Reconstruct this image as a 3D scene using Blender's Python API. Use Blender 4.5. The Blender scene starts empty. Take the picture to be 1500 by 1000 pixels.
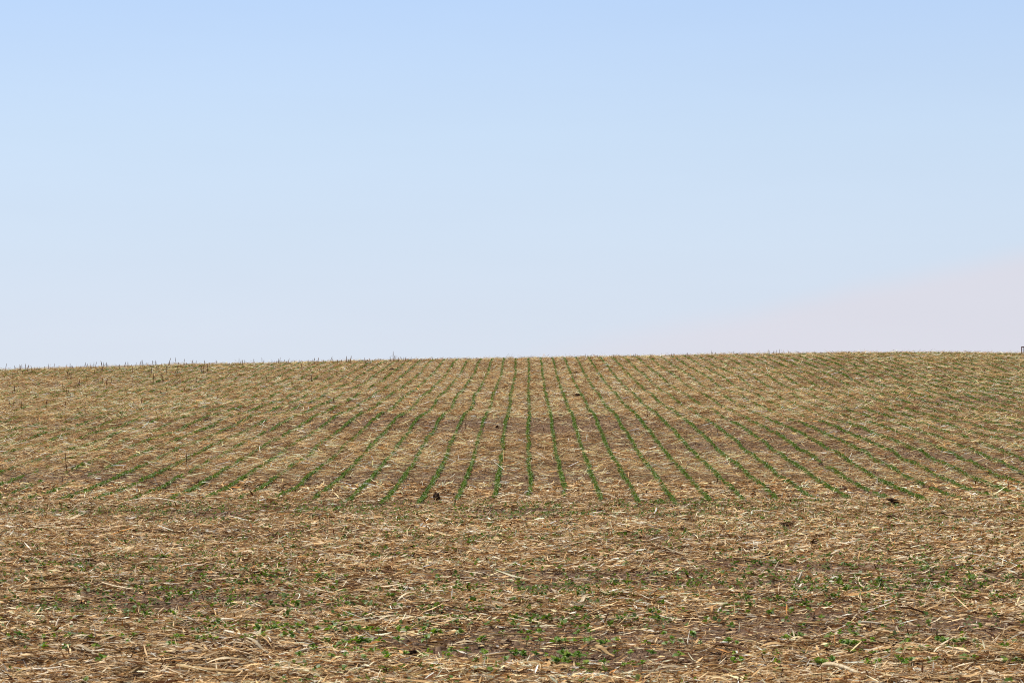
import bpy, bmesh, math
import numpy as np

RNG = np.random.default_rng(20240)
scene = bpy.context.scene
COL = scene.collection

# ------------------------------------------------------------------ camera constants
F = 3363.0            # 50 mm on a 22.3 mm wide sensor, in units of a 1500 px wide picture
CAM_H = 2.4
VPX, HZY = 774.0, 571.0   # where the +Y direction and the horizon meet the picture


# ------------------------------------------------------------------ noise
def _hash(ix, iy, seed):
    h = (ix.astype(np.int64) * 374761393 + iy.astype(np.int64) * 668265263 + seed * 974634777) & 0xFFFFFFFF
    h = ((h ^ (h >> 13)) * 1274126177) & 0xFFFFFFFF
    h = (h ^ (h >> 16)) & 0xFFFFFFFF
    return h / 4294967295.0


def vnoise(x, y, seed=0):
    x = np.asarray(x, float); y = np.asarray(y, float)
    ix = np.floor(x).astype(np.int64); iy = np.floor(y).astype(np.int64)
    fx = x - ix; fy = y - iy
    fx = fx * fx * fx * (fx * (fx * 6 - 15) + 10)
    fy = fy * fy * fy * (fy * (fy * 6 - 15) + 10)
    a = _hash(ix, iy, seed); b = _hash(ix + 1, iy, seed)
    c = _hash(ix, iy + 1, seed); d = _hash(ix + 1, iy + 1, seed)
    return (a + (b - a) * fx) * (1 - fy) + (c + (d - c) * fx) * fy


def fbm(x, y, seed=0, octaves=3):
    s = 0.0; amp = 1.0; tot = 0.0
    for o in range(octaves):
        s = s + amp * vnoise(np.asarray(x) * 2 ** o + 17.3 * o, np.asarray(y) * 2 ** o - 9.1 * o, seed + o)
        tot += amp; amp *= 0.5
    return s / tot


def sstep(a, b, t):
    t = np.clip((np.asarray(t, float) - a) / (b - a), 0, 1)
    return t * t * (3 - 2 * t)


# ------------------------------------------------------------------ terrain
_YT = np.array([-4000, -200, 0, 45, 49, 53.4, 59, 64, 73.1, 85.1, 101.9, 121.8, 138, 146, 152, 160, 172, 200, 300, 5000])
_ZT = np.array([-3.0, -0.3, 0, 0, 0.02, 0.15, 0.385, 0.68, 1.08, 1.50, 2.12, 3.05, 3.92, 4.31, 4.42, 4.32, 3.95, 2.6, 0.0, -9.0])
_yy = np.arange(-100, 320, 0.25)
_zz = np.interp(_yy, _YT, _ZT)
_k = np.exp(-0.5 * (np.arange(-40, 41) * 0.25 / 2.4) ** 2); _k /= _k.sum()
_zs = np.convolve(np.pad(_zz, 40, mode='edge'), _k, mode='valid')
_XL = np.array([-60, -33.6, -28, -25, -16.3, -8.9, 0, 5.5, 9.8, 16.3, 22.9, 29.4, 33, 60])
_ZL = np.array([-1.2, -.77, -.59, -.48, -.32, -.14, 0, .10, .18, .29, .35, .35, .29, .05])
_xx = np.arange(-60, 60.1, 0.5)
_zl = np.interp(_xx, _XL, _ZL)
_k2 = np.exp(-0.5 * (np.arange(-8, 9) * 0.5 / 1.6) ** 2); _k2 /= _k2.sum()
_zl = np.convolve(np.pad(_zl, 8, mode='edge'), _k2, mode='valid')


def terrain(x, y):
    x = np.asarray(x, float); y = np.asarray(y, float)
    z = np.where((y > -100) & (y < 319), np.interp(y, _yy, _zs), np.interp(y, _YT, _ZT))
    z = z + np.interp(x, _xx, _zl) * sstep(50, 138, y)
    near = 1 - sstep(46, 60, y)
    far = sstep(52, 70, y) * (1 - sstep(126, 144, y))
    z = z + near * ((fbm(x / 2.6, y / 1.7, 3, 3) - 0.5) * 0.13 + (fbm(x / 0.45, y / 0.45, 5, 2) - 0.5) * 0.035)
    z = z + far * (fbm(x / 13.0, y / 9.0, 11, 2) - 0.5) * 0.34
    z = z + sstep(48, 60, y) * (fbm(x / 2.0, y / 1.6, 21, 2) - 0.5) * 0.11
    return z


_RY = np.arange(14.0, 158.0, 0.1)


def pix(px, py):
    """ground point under a point of the photograph (1500 x 1000)"""
    x = (px - VPX) / F * _RY
    zr = CAM_H + (HZY - py) / F * _RY
    zt = terrain(x, _RY)
    hit = np.nonzero(zt >= zr)[0]
    if len(hit) == 0:
        i = int(np.argmax((zt - CAM_H) / _RY))
    else:
        i = int(hit[0])
    return float(x[i]), float(_RY[i]), float(zt[i])


def crest(px):
    x = (px - VPX) / F * _RY
    zt = terrain(x, _RY)
    i = int(np.argmax((zt - CAM_H) / _RY)) - 6
    return float(x[i]), float(_RY[i]), float(zt[i])


# how much straw covers the soil (0..1)
def cover(x, y):
    far = sstep(50, 58, y)
    n1 = fbm(x / 3.4, y / 2.6, 31, 3)
    n2 = fbm(x / 1.1, y / 0.8, 37, 2)
    c_near = 0.66 + 1.7 * (n1 - 0.5) + 0.75 * (n2 - 0.5)
    # worn strip of soil just in front, thick mat at the very edge on the left
    c_near = c_near + 0.30 * (1 - sstep(19.5, 22, y)) * (1 - sstep(-2, 1.5, x)) + 0.18 * sstep(31, 35, y) * (1 - sstep(40, 45, y))
    m1 = fbm(x / 9.0, y / 13.0, 41, 3)
    m2 = fbm(x / 2.6, y / 3.4, 47, 2)
    c_far = 0.86 + 1.35 * (m1 - 0.5) + 0.7 * (m2 - 0.5)
    mid = np.exp(-((x - 2.5) / 11.0) ** 2 - ((y - 70) / 17.0) ** 2)
    c_far = c_far - 0.42 * mid + 0.22 * sstep(95, 120, y) + 0.15 * (1 - sstep(-16, -8, x))
    return np.clip(c_near * (1 - far) + c_far * far, 0.04, 1.0)


# ------------------------------------------------------------------ helpers
def tag(o, label=None, cat=None, group=None, kind=None):
    if label: o['label'] = label
    if cat: o['category'] = cat
    if group: o['group'] = group
    if kind: o['kind'] = kind
    return o


def np_mesh(name, verts, quads, mat, col=None, smooth=True, extra=None):
    verts = np.ascontiguousarray(verts, np.float32).reshape(-1, 3)
    quads = np.ascontiguousarray(quads, np.int32)
    m = bpy.data.meshes.new(name)
    m.vertices.add(len(verts)); m.vertices.foreach_set('co', verts.ravel())
    n = quads.shape[1]
    m.loops.add(quads.size); m.loops.foreach_set('vertex_index', quads.ravel())
    m.polygons.add(len(quads))
    m.polygons.foreach_set('loop_start', np.arange(0, quads.size, n, dtype=np.int32))
    if smooth:
        m.polygons.foreach_set('use_smooth', np.ones(len(quads), bool))
    m.update(calc_edges=True)
    if col is not None:
        a = m.attributes.new('tint', 'FLOAT_COLOR', 'POINT')
        c = np.ones((len(verts), 4), np.float32); c[:, :3] = col
        a.data.foreach_set('color', c.ravel())
    if extra:
        for k, v in extra.items():
            a = m.attributes.new(k, 'FLOAT', 'POINT')
            a.data.foreach_set('value', np.ascontiguousarray(v, np.float32))
    m.materials.append(mat)
    return m


def link(name, mesh, parent=None):
    o = bpy.data.objects.new(name, mesh); COL.objects.link(o)
    if parent is not None: o.parent = parent
    return o


# ------------------------------------------------------------------ materials
def new_mat(name):
    m = bpy.data.materials.new(name); m.use_nodes = True
    nt = m.node_tree; nt.nodes.clear()
    out = nt.nodes.new('ShaderNodeOutputMaterial')
    return m, nt, out


def N(nt, typ, **kw):
    n = nt.nodes.new(typ)
    for k, v in kw.items():
        if k.startswith('i_'): n.inputs[k[2:].replace('_', ' ')].default_value = v
        else: setattr(n, k, v)
    return n


def ramp(nt, stops):
    r = nt.nodes.new('ShaderNodeValToRGB')
    while len(r.color_ramp.elements) < len(stops): r.color_ramp.elements.new(0.5)
    for e, (p, c) in zip(r.color_ramp.elements, stops):
        e.position = p; e.color = (c[0], c[1], c[2], 1)
    return r


def attr_mat(name, rough=0.6, spec=0.3, transl=0.0, noise_scale=60.0, noise_amt=0.25, tcol=(1.5, 1.6, 0.6)):
    m, nt, out = new_mat(name); L = nt.links.new
    a = N(nt, 'ShaderNodeAttribute', attribute_name='tint')
    tc = N(nt, 'ShaderNodeNewGeometry')
    no = N(nt, 'ShaderNodeTexNoise'); no.inputs['Scale'].default_value = noise_scale; no.inputs['Detail'].default_value = 2
    L(tc.outputs['Position'], no.inputs['Vector'])
    mr = N(nt, 'ShaderNodeMapRange'); mr.inputs['From Min'].default_value = 0.3; mr.inputs['From Max'].default_value = 0.7
    mr.inputs['To Min'].default_value = 1 - noise_amt; mr.inputs['To Max'].default_value = 1 + noise_amt
    L(no.outputs['Fac'], mr.inputs['Value'])
    vm = N(nt, 'ShaderNodeVectorMath', operation='SCALE'); L(a.outputs['Color'], vm.inputs[0]); L(mr.outputs['Result'], vm.inputs['Scale'])
    b = N(nt, 'ShaderNodeBsdfPrincipled'); b.inputs['Roughness'].default_value = rough
    b.inputs['Specular IOR Level'].default_value = spec
    L(vm.outputs['Vector'], b.inputs['Base Color'])
    if transl > 0:
        t = N(nt, 'ShaderNodeBsdfTranslucent')
        tm = N(nt, 'ShaderNodeVectorMath', operation='MULTIPLY'); tm.inputs[1].default_value = tcol
        L(vm.outputs['Vector'], tm.inputs[0]); L(tm.outputs['Vector'], t.inputs['Color'])
        mx = N(nt, 'ShaderNodeMixShader'); mx.inputs[0].default_value = transl
        L(b.outputs[0], mx.inputs[1]); L(t.outputs[0], mx.inputs[2]); L(mx.outputs[0], out.inputs['Surface'])
    else:
        L(b.outputs[0], out.inputs['Surface'])
    return m


def soil_mat():
    m, nt, out = new_mat('soil'); L = nt.links.new
    g = N(nt, 'ShaderNodeNewGeometry')
    def noise(scale, detail, rough=0.55):
        n = N(nt, 'ShaderNodeTexNoise'); n.inputs['Scale'].default_value = scale
        n.inputs['Detail'].default_value = detail; n.inputs['Roughness'].default_value = rough
        L(g.outputs['Position'], n.inputs['Vector']); return n
    n1 = noise(0.9, 4); n2 = noise(14, 5, 0.65); n3 = noise(60, 3)
    r1 = ramp(nt, [(0.30, (0.125, 0.074, 0.050)), (0.70, (0.265, 0.172, 0.120))]); L(n2.outputs['Fac'], r1.inputs['Fac'])
    r2 = ramp(nt, [(0.3, (0.72, 0.68, 0.66)), (0.7, (1.18, 1.15, 1.1))]); L(n1.outputs['Fac'], r2.inputs['Fac'])
    mul = N(nt, 'ShaderNodeVectorMath', operation='MULTIPLY'); L(r1.outputs['Color'], mul.inputs[0]); L(r2.outputs['Color'], mul.inputs[1])
    # fine chaff: straw coloured flecks, thicker where the residue is thick
    mp = N(nt, 'ShaderNodeMapping'); mp.inputs['Scale'].default_value = (0.55, 1.6, 1.0); L(g.outputs['Position'], mp.inputs['Vector'])
    v = N(nt, 'ShaderNodeTexVoronoi'); v.inputs['Scale'].default_value = 34; v.inputs['Randomness'].default_value = 1
    L(mp.outputs['Vector'], v.inputs['Vector'])
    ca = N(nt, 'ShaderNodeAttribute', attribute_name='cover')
    sp = N(nt, 'ShaderNodeSeparateColor'); L(v.outputs['Color'], sp.inputs['Color'])
    th = N(nt, 'ShaderNodeMath', operation='MULTIPLY'); L(ca.outputs['Fac'], th.inputs[0]); th.inputs[1].default_value = 0.5
    lt = N(nt, 'ShaderNodeMath', operation='LESS_THAN'); L(sp.outputs[0], lt.inputs[0]); L(th.outputs[0], lt.inputs[1])
    rs = ramp(nt, [(0.0, (0.20, 0.105, 0.04)), (0.5, (0.40, 0.265, 0.125)), (1.0, (0.62, 0.48, 0.28))]); L(sp.outputs[1], rs.inputs['Fac'])
    mx = N(nt, 'ShaderNodeMix', data_type='RGBA'); L(lt.outputs[0], mx.inputs[0]); L(mul.outputs[0], mx.inputs[6]); L(rs.outputs['Color'], mx.inputs[7])
    b = N(nt, 'ShaderNodeBsdfPrincipled'); b.inputs['Roughness'].default_value = 0.95; b.inputs['Specular IOR Level'].default_value = 0.1
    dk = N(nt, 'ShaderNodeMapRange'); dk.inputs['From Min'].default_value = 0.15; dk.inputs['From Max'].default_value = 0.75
    dk.inputs['To Min'].default_value = 1.0; dk.inputs['To Max'].default_value = 0.42; L(ca.outputs['Fac'], dk.inputs['Value'])  # soil colour darkened under thick straw, standing in for the mat's shade
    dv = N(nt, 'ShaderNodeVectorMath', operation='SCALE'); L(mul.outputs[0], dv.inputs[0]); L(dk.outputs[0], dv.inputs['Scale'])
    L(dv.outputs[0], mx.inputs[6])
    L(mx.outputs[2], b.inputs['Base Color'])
    ad = N(nt, 'ShaderNodeMath', operation='MULTIPLY_ADD'); L(n3.outputs['Fac'], ad.inputs[0]); ad.inputs[1].default_value = 0.35; L(n2.outputs['Fac'], ad.inputs[2])
    bp = N(nt, 'ShaderNodeBump'); bp.inputs['Strength'].default_value = 1.0; bp.inputs['Distance'].default_value = 0.06
    L(ad.outputs[0], bp.inputs['Height']); L(bp.outputs[0], b.inputs['Normal'])
    L(b.outputs[0], out.inputs['Surface'])
    return m


def clod_mat():
    m, nt, out = new_mat('dark_clod_soil'); L = nt.links.new
    g = N(nt, 'ShaderNodeNewGeometry')
    n = N(nt, 'ShaderNodeTexNoise'); n.inputs['Scale'].default_value = 45; n.inputs['Detail'].default_value = 5
    L(g.outputs['Position'], n.inputs['Vector'])
    r = ramp(nt, [(0.3, (0.026, 0.015, 0.010)), (0.75, (0.110, 0.062, 0.038))]); L(n.outputs['Fac'], r.inputs['Fac'])
    b = N(nt, 'ShaderNodeBsdfPrincipled'); b.inputs['Roughness'].default_value = 0.95; b.inputs['Specular IOR Level'].default_value = 0.1
    L(r.outputs['Color'], b.inputs['Base Color'])
    bp = N(nt, 'ShaderNodeBump'); bp.inputs['Distance'].default_value = 0.03; L(n.outputs['Fac'], bp.inputs['Height']); L(bp.outputs[0], b.inputs['Normal'])
    L(b.outputs[0], out.inputs['Surface'])
    return m


def stalk_mat(name, stops, scale=(9, 9, 3)):
    """dry plant stem: colour runs along the stem, fine lengthwise streaks, every object a little different"""
    m, nt, out = new_mat(name); L = nt.links.new
    tc = N(nt, 'ShaderNodeTexCoord'); oi = N(nt, 'ShaderNodeObjectInfo')
    ad = N(nt, 'ShaderNodeVectorMath', operation='ADD'); L(tc.outputs['Object'], ad.inputs[0])
    cb = N(nt, 'ShaderNodeCombineXYZ')
    mu = N(nt, 'ShaderNodeMath', operation='MULTIPLY'); L(oi.outputs['Random'], mu.inputs[0]); mu.inputs[1].default_value = 40
    L(mu.outputs[0], cb.inputs[0]); L(mu.outputs[0], cb.inputs[2]); L(cb.outputs[0], ad.inputs[1])
    mp = N(nt, 'ShaderNodeMapping'); mp.inputs['Scale'].default_value = scale; L(ad.outputs[0], mp.inputs['Vector'])
    n = N(nt, 'ShaderNodeTexNoise'); n.inputs['Scale'].default_value = 3.0; n.inputs['Detail'].default_value = 4; L(mp.outputs[0], n.inputs['Vector'])
    r = ramp(nt, stops); L(n.outputs['Fac'], r.inputs['Fac'])
    mr = N(nt, 'ShaderNodeMapRange'); mr.inputs['To Min'].default_value = 0.65; mr.inputs['To Max'].default_value = 1.25; L(oi.outputs['Random'], mr.inputs['Value'])
    vm = N(nt, 'ShaderNodeVectorMath', operation='SCALE'); L(r.outputs['Color'], vm.inputs[0]); L(mr.outputs[0], vm.inputs['Scale'])
    b = N(nt, 'ShaderNodeBsdfPrincipled'); b.inputs['Roughness'].default_value = 0.6; b.inputs['Specular IOR Level'].default_value = 0.12
    L(vm.outputs[0], b.inputs['Base Color'])
    bp = N(nt, 'ShaderNodeBump'); bp.inputs['Strength'].default_value = 0.4; bp.inputs['Distance'].default_value = 0.004
    L(n.outputs['Fac'], bp.inputs['Height']); L(bp.outputs[0], b.inputs['Normal'])
    L(b.outputs[0], out.inputs['Surface'])
    return m


M_SOIL = soil_mat()
M_STRAW = attr_mat('dry_straw', 0.65, 0.12, 0.10, 90, 0.25, (1.15, 1.0, 0.75))
M_LEAF = attr_mat('seedling_leaf', 0.5, 0.4, 0.28, 120, 0.18)
M_CLOD = clod_mat()
M_CRUMB = attr_mat('soil_crumb', 0.95, 0.05, 0.0, 80, 0.3)
M_PALE = stalk_mat('pale_stalk', [(0.25, (0.42, 0.29, 0.15)), (0.5, (0.62, 0.49, 0.31)), (0.8, (0.72, 0.64, 0.50))])
M_TAN = stalk_mat('tan_stalk', [(0.25, (0.22, 0.12, 0.05)), (0.5, (0.42, 0.27, 0.12)), (0.8, (0.55, 0.40, 0.21))])
M_BROWN = stalk_mat('brown_stalk', [(0.25, (0.07, 0.033, 0.016)), (0.5, (0.14, 0.070, 0.032)), (0.8, (0.24, 0.135, 0.065))])
M_DEAD = stalk_mat('dead_stem', [(0.25, (0.13, 0.062, 0.028)), (0.5, (0.24, 0.130, 0.060)), (0.8, (0.38, 0.24, 0.125))])
M_WHITE = stalk_mat('bleached_stalk', [(0.25, (0.56, 0.44, 0.30)), (0.5, (0.76, 0.65, 0.49)), (0.8, (0.82, 0.75, 0.62))])

# ------------------------------------------------------------------ ground sheet
ys = [-3000, -800, -200, -60, -20, 0, 6, 10, 13]
y = 15.0
while y < 165:
    ys.append(y); y *= 1.0042
ys += [168, 175, 185, 200, 230, 300, 450, 800, 1600, 3200, 5000]
ys = np.array(ys)
ts = np.concatenate([np.array([-40, -12, -4, -1.6, -0.8, -0.5]), np.linspace(-0.34, 0.34, 560), np.array([0.5, 0.8, 1.6, 4, 12, 40])])
half = np.maximum(np.abs(ys), 15.0)
GX = ts[None, :] * half[:, None]
GY = np.repeat(ys[:, None], len(ts), 1)
GZ = terrain(GX, GY)
nr, nc = GX.shape
idx = np.arange(nr * nc).reshape(nr, nc)
q = np.stack([idx[:-1, :-1], idx[:-1, 1:], idx[1:, 1:], idx[1:, :-1]], -1).reshape(-1, 4)
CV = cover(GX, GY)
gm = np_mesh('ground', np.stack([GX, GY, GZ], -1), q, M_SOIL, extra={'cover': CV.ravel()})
tag(link('ground', gm), kind='structure')

# ------------------------------------------------------------------ straw residue mat
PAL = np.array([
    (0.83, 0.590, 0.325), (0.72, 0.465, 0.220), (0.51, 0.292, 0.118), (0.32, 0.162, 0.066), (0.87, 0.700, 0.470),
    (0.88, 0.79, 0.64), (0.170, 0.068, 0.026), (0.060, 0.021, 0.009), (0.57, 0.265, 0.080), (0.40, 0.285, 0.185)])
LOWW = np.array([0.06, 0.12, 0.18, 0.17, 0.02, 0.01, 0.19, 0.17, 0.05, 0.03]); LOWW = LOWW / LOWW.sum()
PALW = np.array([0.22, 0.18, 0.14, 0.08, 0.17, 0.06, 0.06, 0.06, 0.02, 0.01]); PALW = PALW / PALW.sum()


def scatter(d0, d1, dens, power, tmax=0.275):
    """points over the fan in front of the road, density dens at 20 m falling with distance"""
    d = np.linspace(d0, d1, 2000)
    w = dens * (20.0 / d) ** power * 2 * tmax * d
    c = np.concatenate([[0], np.cumsum((w[1:] + w[:-1]) / 2 * np.diff(d))])
    n = int(c[-1])
    y = np.interp(RNG.random(n) * c[-1], c, d)
    x = (RNG.random(n) * 2 - 1) * tmax * y
    return x, y


def ribbons(x, y, L, W, pitch, az, bend, roll, lift, colr, nseg):
    """curved dry strips: nseg segments, two vertices per ring"""
    n = len(x)
    z = terrain(x, y)
    t = np.linspace(-0.5, 0.5, nseg + 1)[None, :, None]
    ca, sa, cp, sp = np.cos(az), np.sin(az), np.cos(pitch), np.sin(pitch)
    d = np.stack([ca * cp, sa * cp, sp], -1)[:, None, :]
    side = np.stack([-sa, ca, np.zeros(n)], -1)[:, None, :]
    up = np.cross(d, side)
    cr, sr = np.cos(roll)[:, None, None], np.sin(roll)[:, None, None]
    s2 = side * cr + up * sr
    u2 = -side * sr + up * cr
    Lc = L[:, None, None]
    c = np.stack([x, y, z + lift + np.abs(sp) * L * 0.42], -1)[:, None, :]
    p = c + d * t * Lc + (side * 0.6 + up * 0.5) * bend[:, None, None] * Lc * (t * t * 4 - 0.5)
    prof = (1 - 0.75 * np.abs(t * 2) ** 3)
    hw = s2 * W[:, None, None] * 0.5 * prof
    v = np.stack([p - hw, p + hw], 2)                       # n, nseg+1, 2, 3
    v = v.reshape(n, -1, 3)
    gz = terrain(v[..., 0].mean(1), v[..., 1].mean(1))[:, None]
    v[..., 2] = np.maximum(v[..., 2], gz - 0.01)
    base = (np.arange(n) * (2 * (nseg + 1)))[:, None, None]
    k = np.arange(nseg)[None, :, None]
    qd = base + np.concatenate([2 * k, 2 * k + 1, 2 * k + 3, 2 * k + 2], -1)
    cc = np.repeat(colr[:, None, :], 2 * (nseg + 1), 1)
    return v.reshape(-1, 3), qd.reshape(-1, 4), cc.reshape(-1, 3)


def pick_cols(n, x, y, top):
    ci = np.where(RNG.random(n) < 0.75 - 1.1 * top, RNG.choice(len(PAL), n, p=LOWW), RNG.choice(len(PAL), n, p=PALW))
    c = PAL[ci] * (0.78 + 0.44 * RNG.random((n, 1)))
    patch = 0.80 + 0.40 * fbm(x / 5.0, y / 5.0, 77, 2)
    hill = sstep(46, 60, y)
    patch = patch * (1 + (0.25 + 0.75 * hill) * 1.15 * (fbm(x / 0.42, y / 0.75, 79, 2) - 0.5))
    patch = (patch * (0.26 + 1.02 * np.sqrt(top)) * (0.84 + 0.32 * hill))[:, None]  # darker low in the mat: decayed straw, plus gap shade painted into the colour
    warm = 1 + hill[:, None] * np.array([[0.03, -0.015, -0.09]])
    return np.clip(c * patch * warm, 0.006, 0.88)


CLODS = [
        (639, 733, 10, 11, 'round black clod at the foot of the row ends left of the middle'),
        (1305, 739, 18, 11, 'wide dark clod at the right row ends, upper of two'),
        (1306, 760, 12, 6, 'smaller dark clod straight below the wide one at right'),
        (843, 581, 10, 5, 'dark clod with straw on it among the middle rows'),
        (844, 547, 8, 2.6, 'flat dark clod below the crest right of the middle row'),
        (941, 546, 6, 3, 'dark clod left of a flat pair below the crest'),
        (959, 549, 6, 2.4, 'flat dark clod between rows below the crest, left of a pair'),
        (981, 548, 6, 2.2, 'flat dark clod between rows below the crest, right of a pair'),
        (1119, 597, 7, 4, 'small dark clod on the upper right rows'),
        (1318, 598, 7, 3, 'small dark clod far up the right slope'),
        (1201, 681, 7, 4, 'small dark clod beside a green row on the right'),
        (575, 542, 10, 3, 'wide flat dark clod below the tallest skyline stalk'),
        (535, 533, 8, 3, 'flat dark clod on the crest left of the tallest stalk'),
        (632, 528, 8, 2.4, 'flat dark clod on the skyline left of the middle rows'),
        (528, 593, 6, 3.5, 'small dark clod on the left rows below the crest'),
        (728, 627, 5, 4, 'small dark clod between the two rows left of the middle row'),
        (304, 615, 11, 3, 'flat dark clod on the left slope'),
        (820, 601, 7, 3, 'small dark clod right of the middle row'),
        (823, 609, 7, 3, 'lowest small dark clod right of the middle row'),
        (984, 680, 7, 4, 'small dark clod low between the rows right of the middle'),
        (308, 833, 15, 4, 'low dark ridge of soil in the left front straw'),
        (1445, 838, 12, 4, 'dark low clod at the right in the front straw'),
        (1150, 770, 16, 5, 'flat dark clod in the right headland straw'),
        (607, 962, 18, 12, 'dark clod among seedlings at the front middle'),
        (205, 992, 22, 9, 'dark clod in the straw at the bottom left')]
CL = np.array([(pix(c[0], c[1])[0], pix(c[0], c[1])[1], c[2] / (F / pix(c[0], c[1])[1]) / 2) for c in CLODS])

VV, QQ, CC, off = [], [], [], 0
def add(v, qd, c):
    global off
    VV.append(v); QQ.append(qd + off); CC.append(c); off += len(v)


for (d0, d1, dens, power, nseg) in ((15.5, 34, 1850, 0.95, 2), (34, 54, 1700, 0.95, 2), (54, 160, 1600, 1.45, 1)):
    x, y = scatter(d0, d1, dens, power)
    cv = cover(x, y)
    keep = RNG.random(len(x)) < np.clip((cv - 0.06) * 1.2, 0.12 if d0 < 50 else 0.05, 1)
    if d1 > 50:                                   # the planter swept a narrow strip clean along each row
        off_row = np.abs((x / 0.762 + 0.5) % 1.0 - 0.5) * 0.762
        keep &= ~((off_row < 0.10) & (y > 48.3) & (RNG.random(len(x)) < 0.85))
    for cx, cy, cw in CL:
        if d0 - 3 < cy < d1 + 3:
            keep &= ~((np.abs(x - cx) < cw * 1.15) & (y > cy - 1.3) & (y < cy + cw * 1.4))
    x, y, cv = x[keep], y[keep], cv[keep]
    n = len(x)
    lod = (np.maximum(y, 20) / 20.0) ** 0.36
    hill = sstep(48, 62, y)
    lod = lod * (1 + 0.62 * hill)
    L = np.clip(np.exp(RNG.normal(math.log(0.078), 0.60, n)), 0.02, 0.42) * lod
    L = np.minimum(L, 0.45)
    W = np.clip(np.exp(RNG.normal(math.log(0.0096), 0.50, n)), 0.003, 0.035) * lod
    W = np.minimum(W, L * 0.45)
    steep = RNG.random(n) < 0.07 * (1 - 0.7 * hill)
    L = np.where(steep, np.minimum(L, 0.11 * lod), L)
    pitch = RNG.normal(0, 0.15, n) * (1 + 0.5 * hill) + np.where(steep, RNG.normal(0, 0.6, n), 0)
    az = RNG.random(n) * 2 * np.pi
    # field machinery left most long pieces lying across the view
    az = np.where(RNG.random(n) < 0.62, RNG.normal(0, 0.34, n), az)
    bend = RNG.normal(0, 0.055, n) + np.where(RNG.random(n) < 0.12, RNG.normal(0, 0.16, n), 0)
    roll = RNG.normal(0, 0.70, n)
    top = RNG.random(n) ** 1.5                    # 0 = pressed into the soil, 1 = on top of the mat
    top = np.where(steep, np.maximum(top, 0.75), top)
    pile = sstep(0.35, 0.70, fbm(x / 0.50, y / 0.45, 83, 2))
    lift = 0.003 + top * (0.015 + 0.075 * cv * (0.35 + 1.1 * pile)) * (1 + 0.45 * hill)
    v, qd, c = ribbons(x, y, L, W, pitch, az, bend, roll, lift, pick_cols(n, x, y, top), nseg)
    add(v, qd, c)
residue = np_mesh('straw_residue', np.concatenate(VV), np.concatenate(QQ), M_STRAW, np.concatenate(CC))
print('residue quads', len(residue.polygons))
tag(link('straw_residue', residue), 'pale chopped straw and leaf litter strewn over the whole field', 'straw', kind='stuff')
VV, QQ, CC, off = [], [], [], 0

# ------------------------------------------------------------------ crumbs of dry soil lying between the straw
x, y = scatter(15.5, 95, 260, 1.1)
cv = cover(x, y)
k = RNG.random(len(x)) < np.clip(1.15 - 1.2 * cv, 0.05, 1)
x, y = x[k], y[k]; n = len(x)
sz = np.clip(np.exp(RNG.normal(math.log(0.012), 0.5, n)), 0.004, 0.045) * (np.maximum(y, 20) / 20) ** 0.45
a0 = RNG.random(n) * 6.28
ring = np.stack([np.stack([np.cos(a0 + q * 1.2566) * sz * (0.7 + 0.6 * RNG.random(n)), np.sin(a0 + q * 1.2566) * sz * (0.7 + 0.6 * RNG.random(n)), -0.35 * sz + 0.2 * sz * RNG.random(n)], -1) for q in range(5)], 1)
upr = ring * np.array([0.62, 0.62, 0.0]) + np.stack([RNG.normal(0, 0.15, (n, 5)) * sz[:, None], RNG.normal(0, 0.15, (n, 5)) * sz[:, None], (0.45 + 0.35 * RNG.random((n, 5))) * sz[:, None]], -1)
apex = np.stack([RNG.normal(0, 0.2, n) * sz, RNG.normal(0, 0.2, n) * sz, 0.85 * sz], -1)[:, None]
v = np.concatenate([ring, upr, apex], 1) + np.stack([x, y, terrain(x, y)], -1)[:, None]
tri = []
for q in range(5):
    r_ = (q + 1) % 5
    tri += [(q, r_, 5 + r_), (q, 5 + r_, 5 + q), (5 + q, 5 + r_, 10)]
f = (np.arange(n) * 11)[:, None, None] + np.array(tri)[None]
tone = np.array([0.205, 0.135, 0.090]) * (0.55 + 0.75 * RNG.random((n, 1)))
crumbs = np_mesh('soil_crumbs', v.reshape(-1, 3), f.reshape(-1, 3), M_CRUMB, np.repeat(tone[:, None], 11, 1).reshape(-1, 3), smooth=False)
tag(link('soil_crumbs', crumbs), 'small brown crumbs of dry soil lying between the straw', 'soil crumbs', kind='stuff')

# ------------------------------------------------------------------ soybean seedlings
ROW = 0.762


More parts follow.
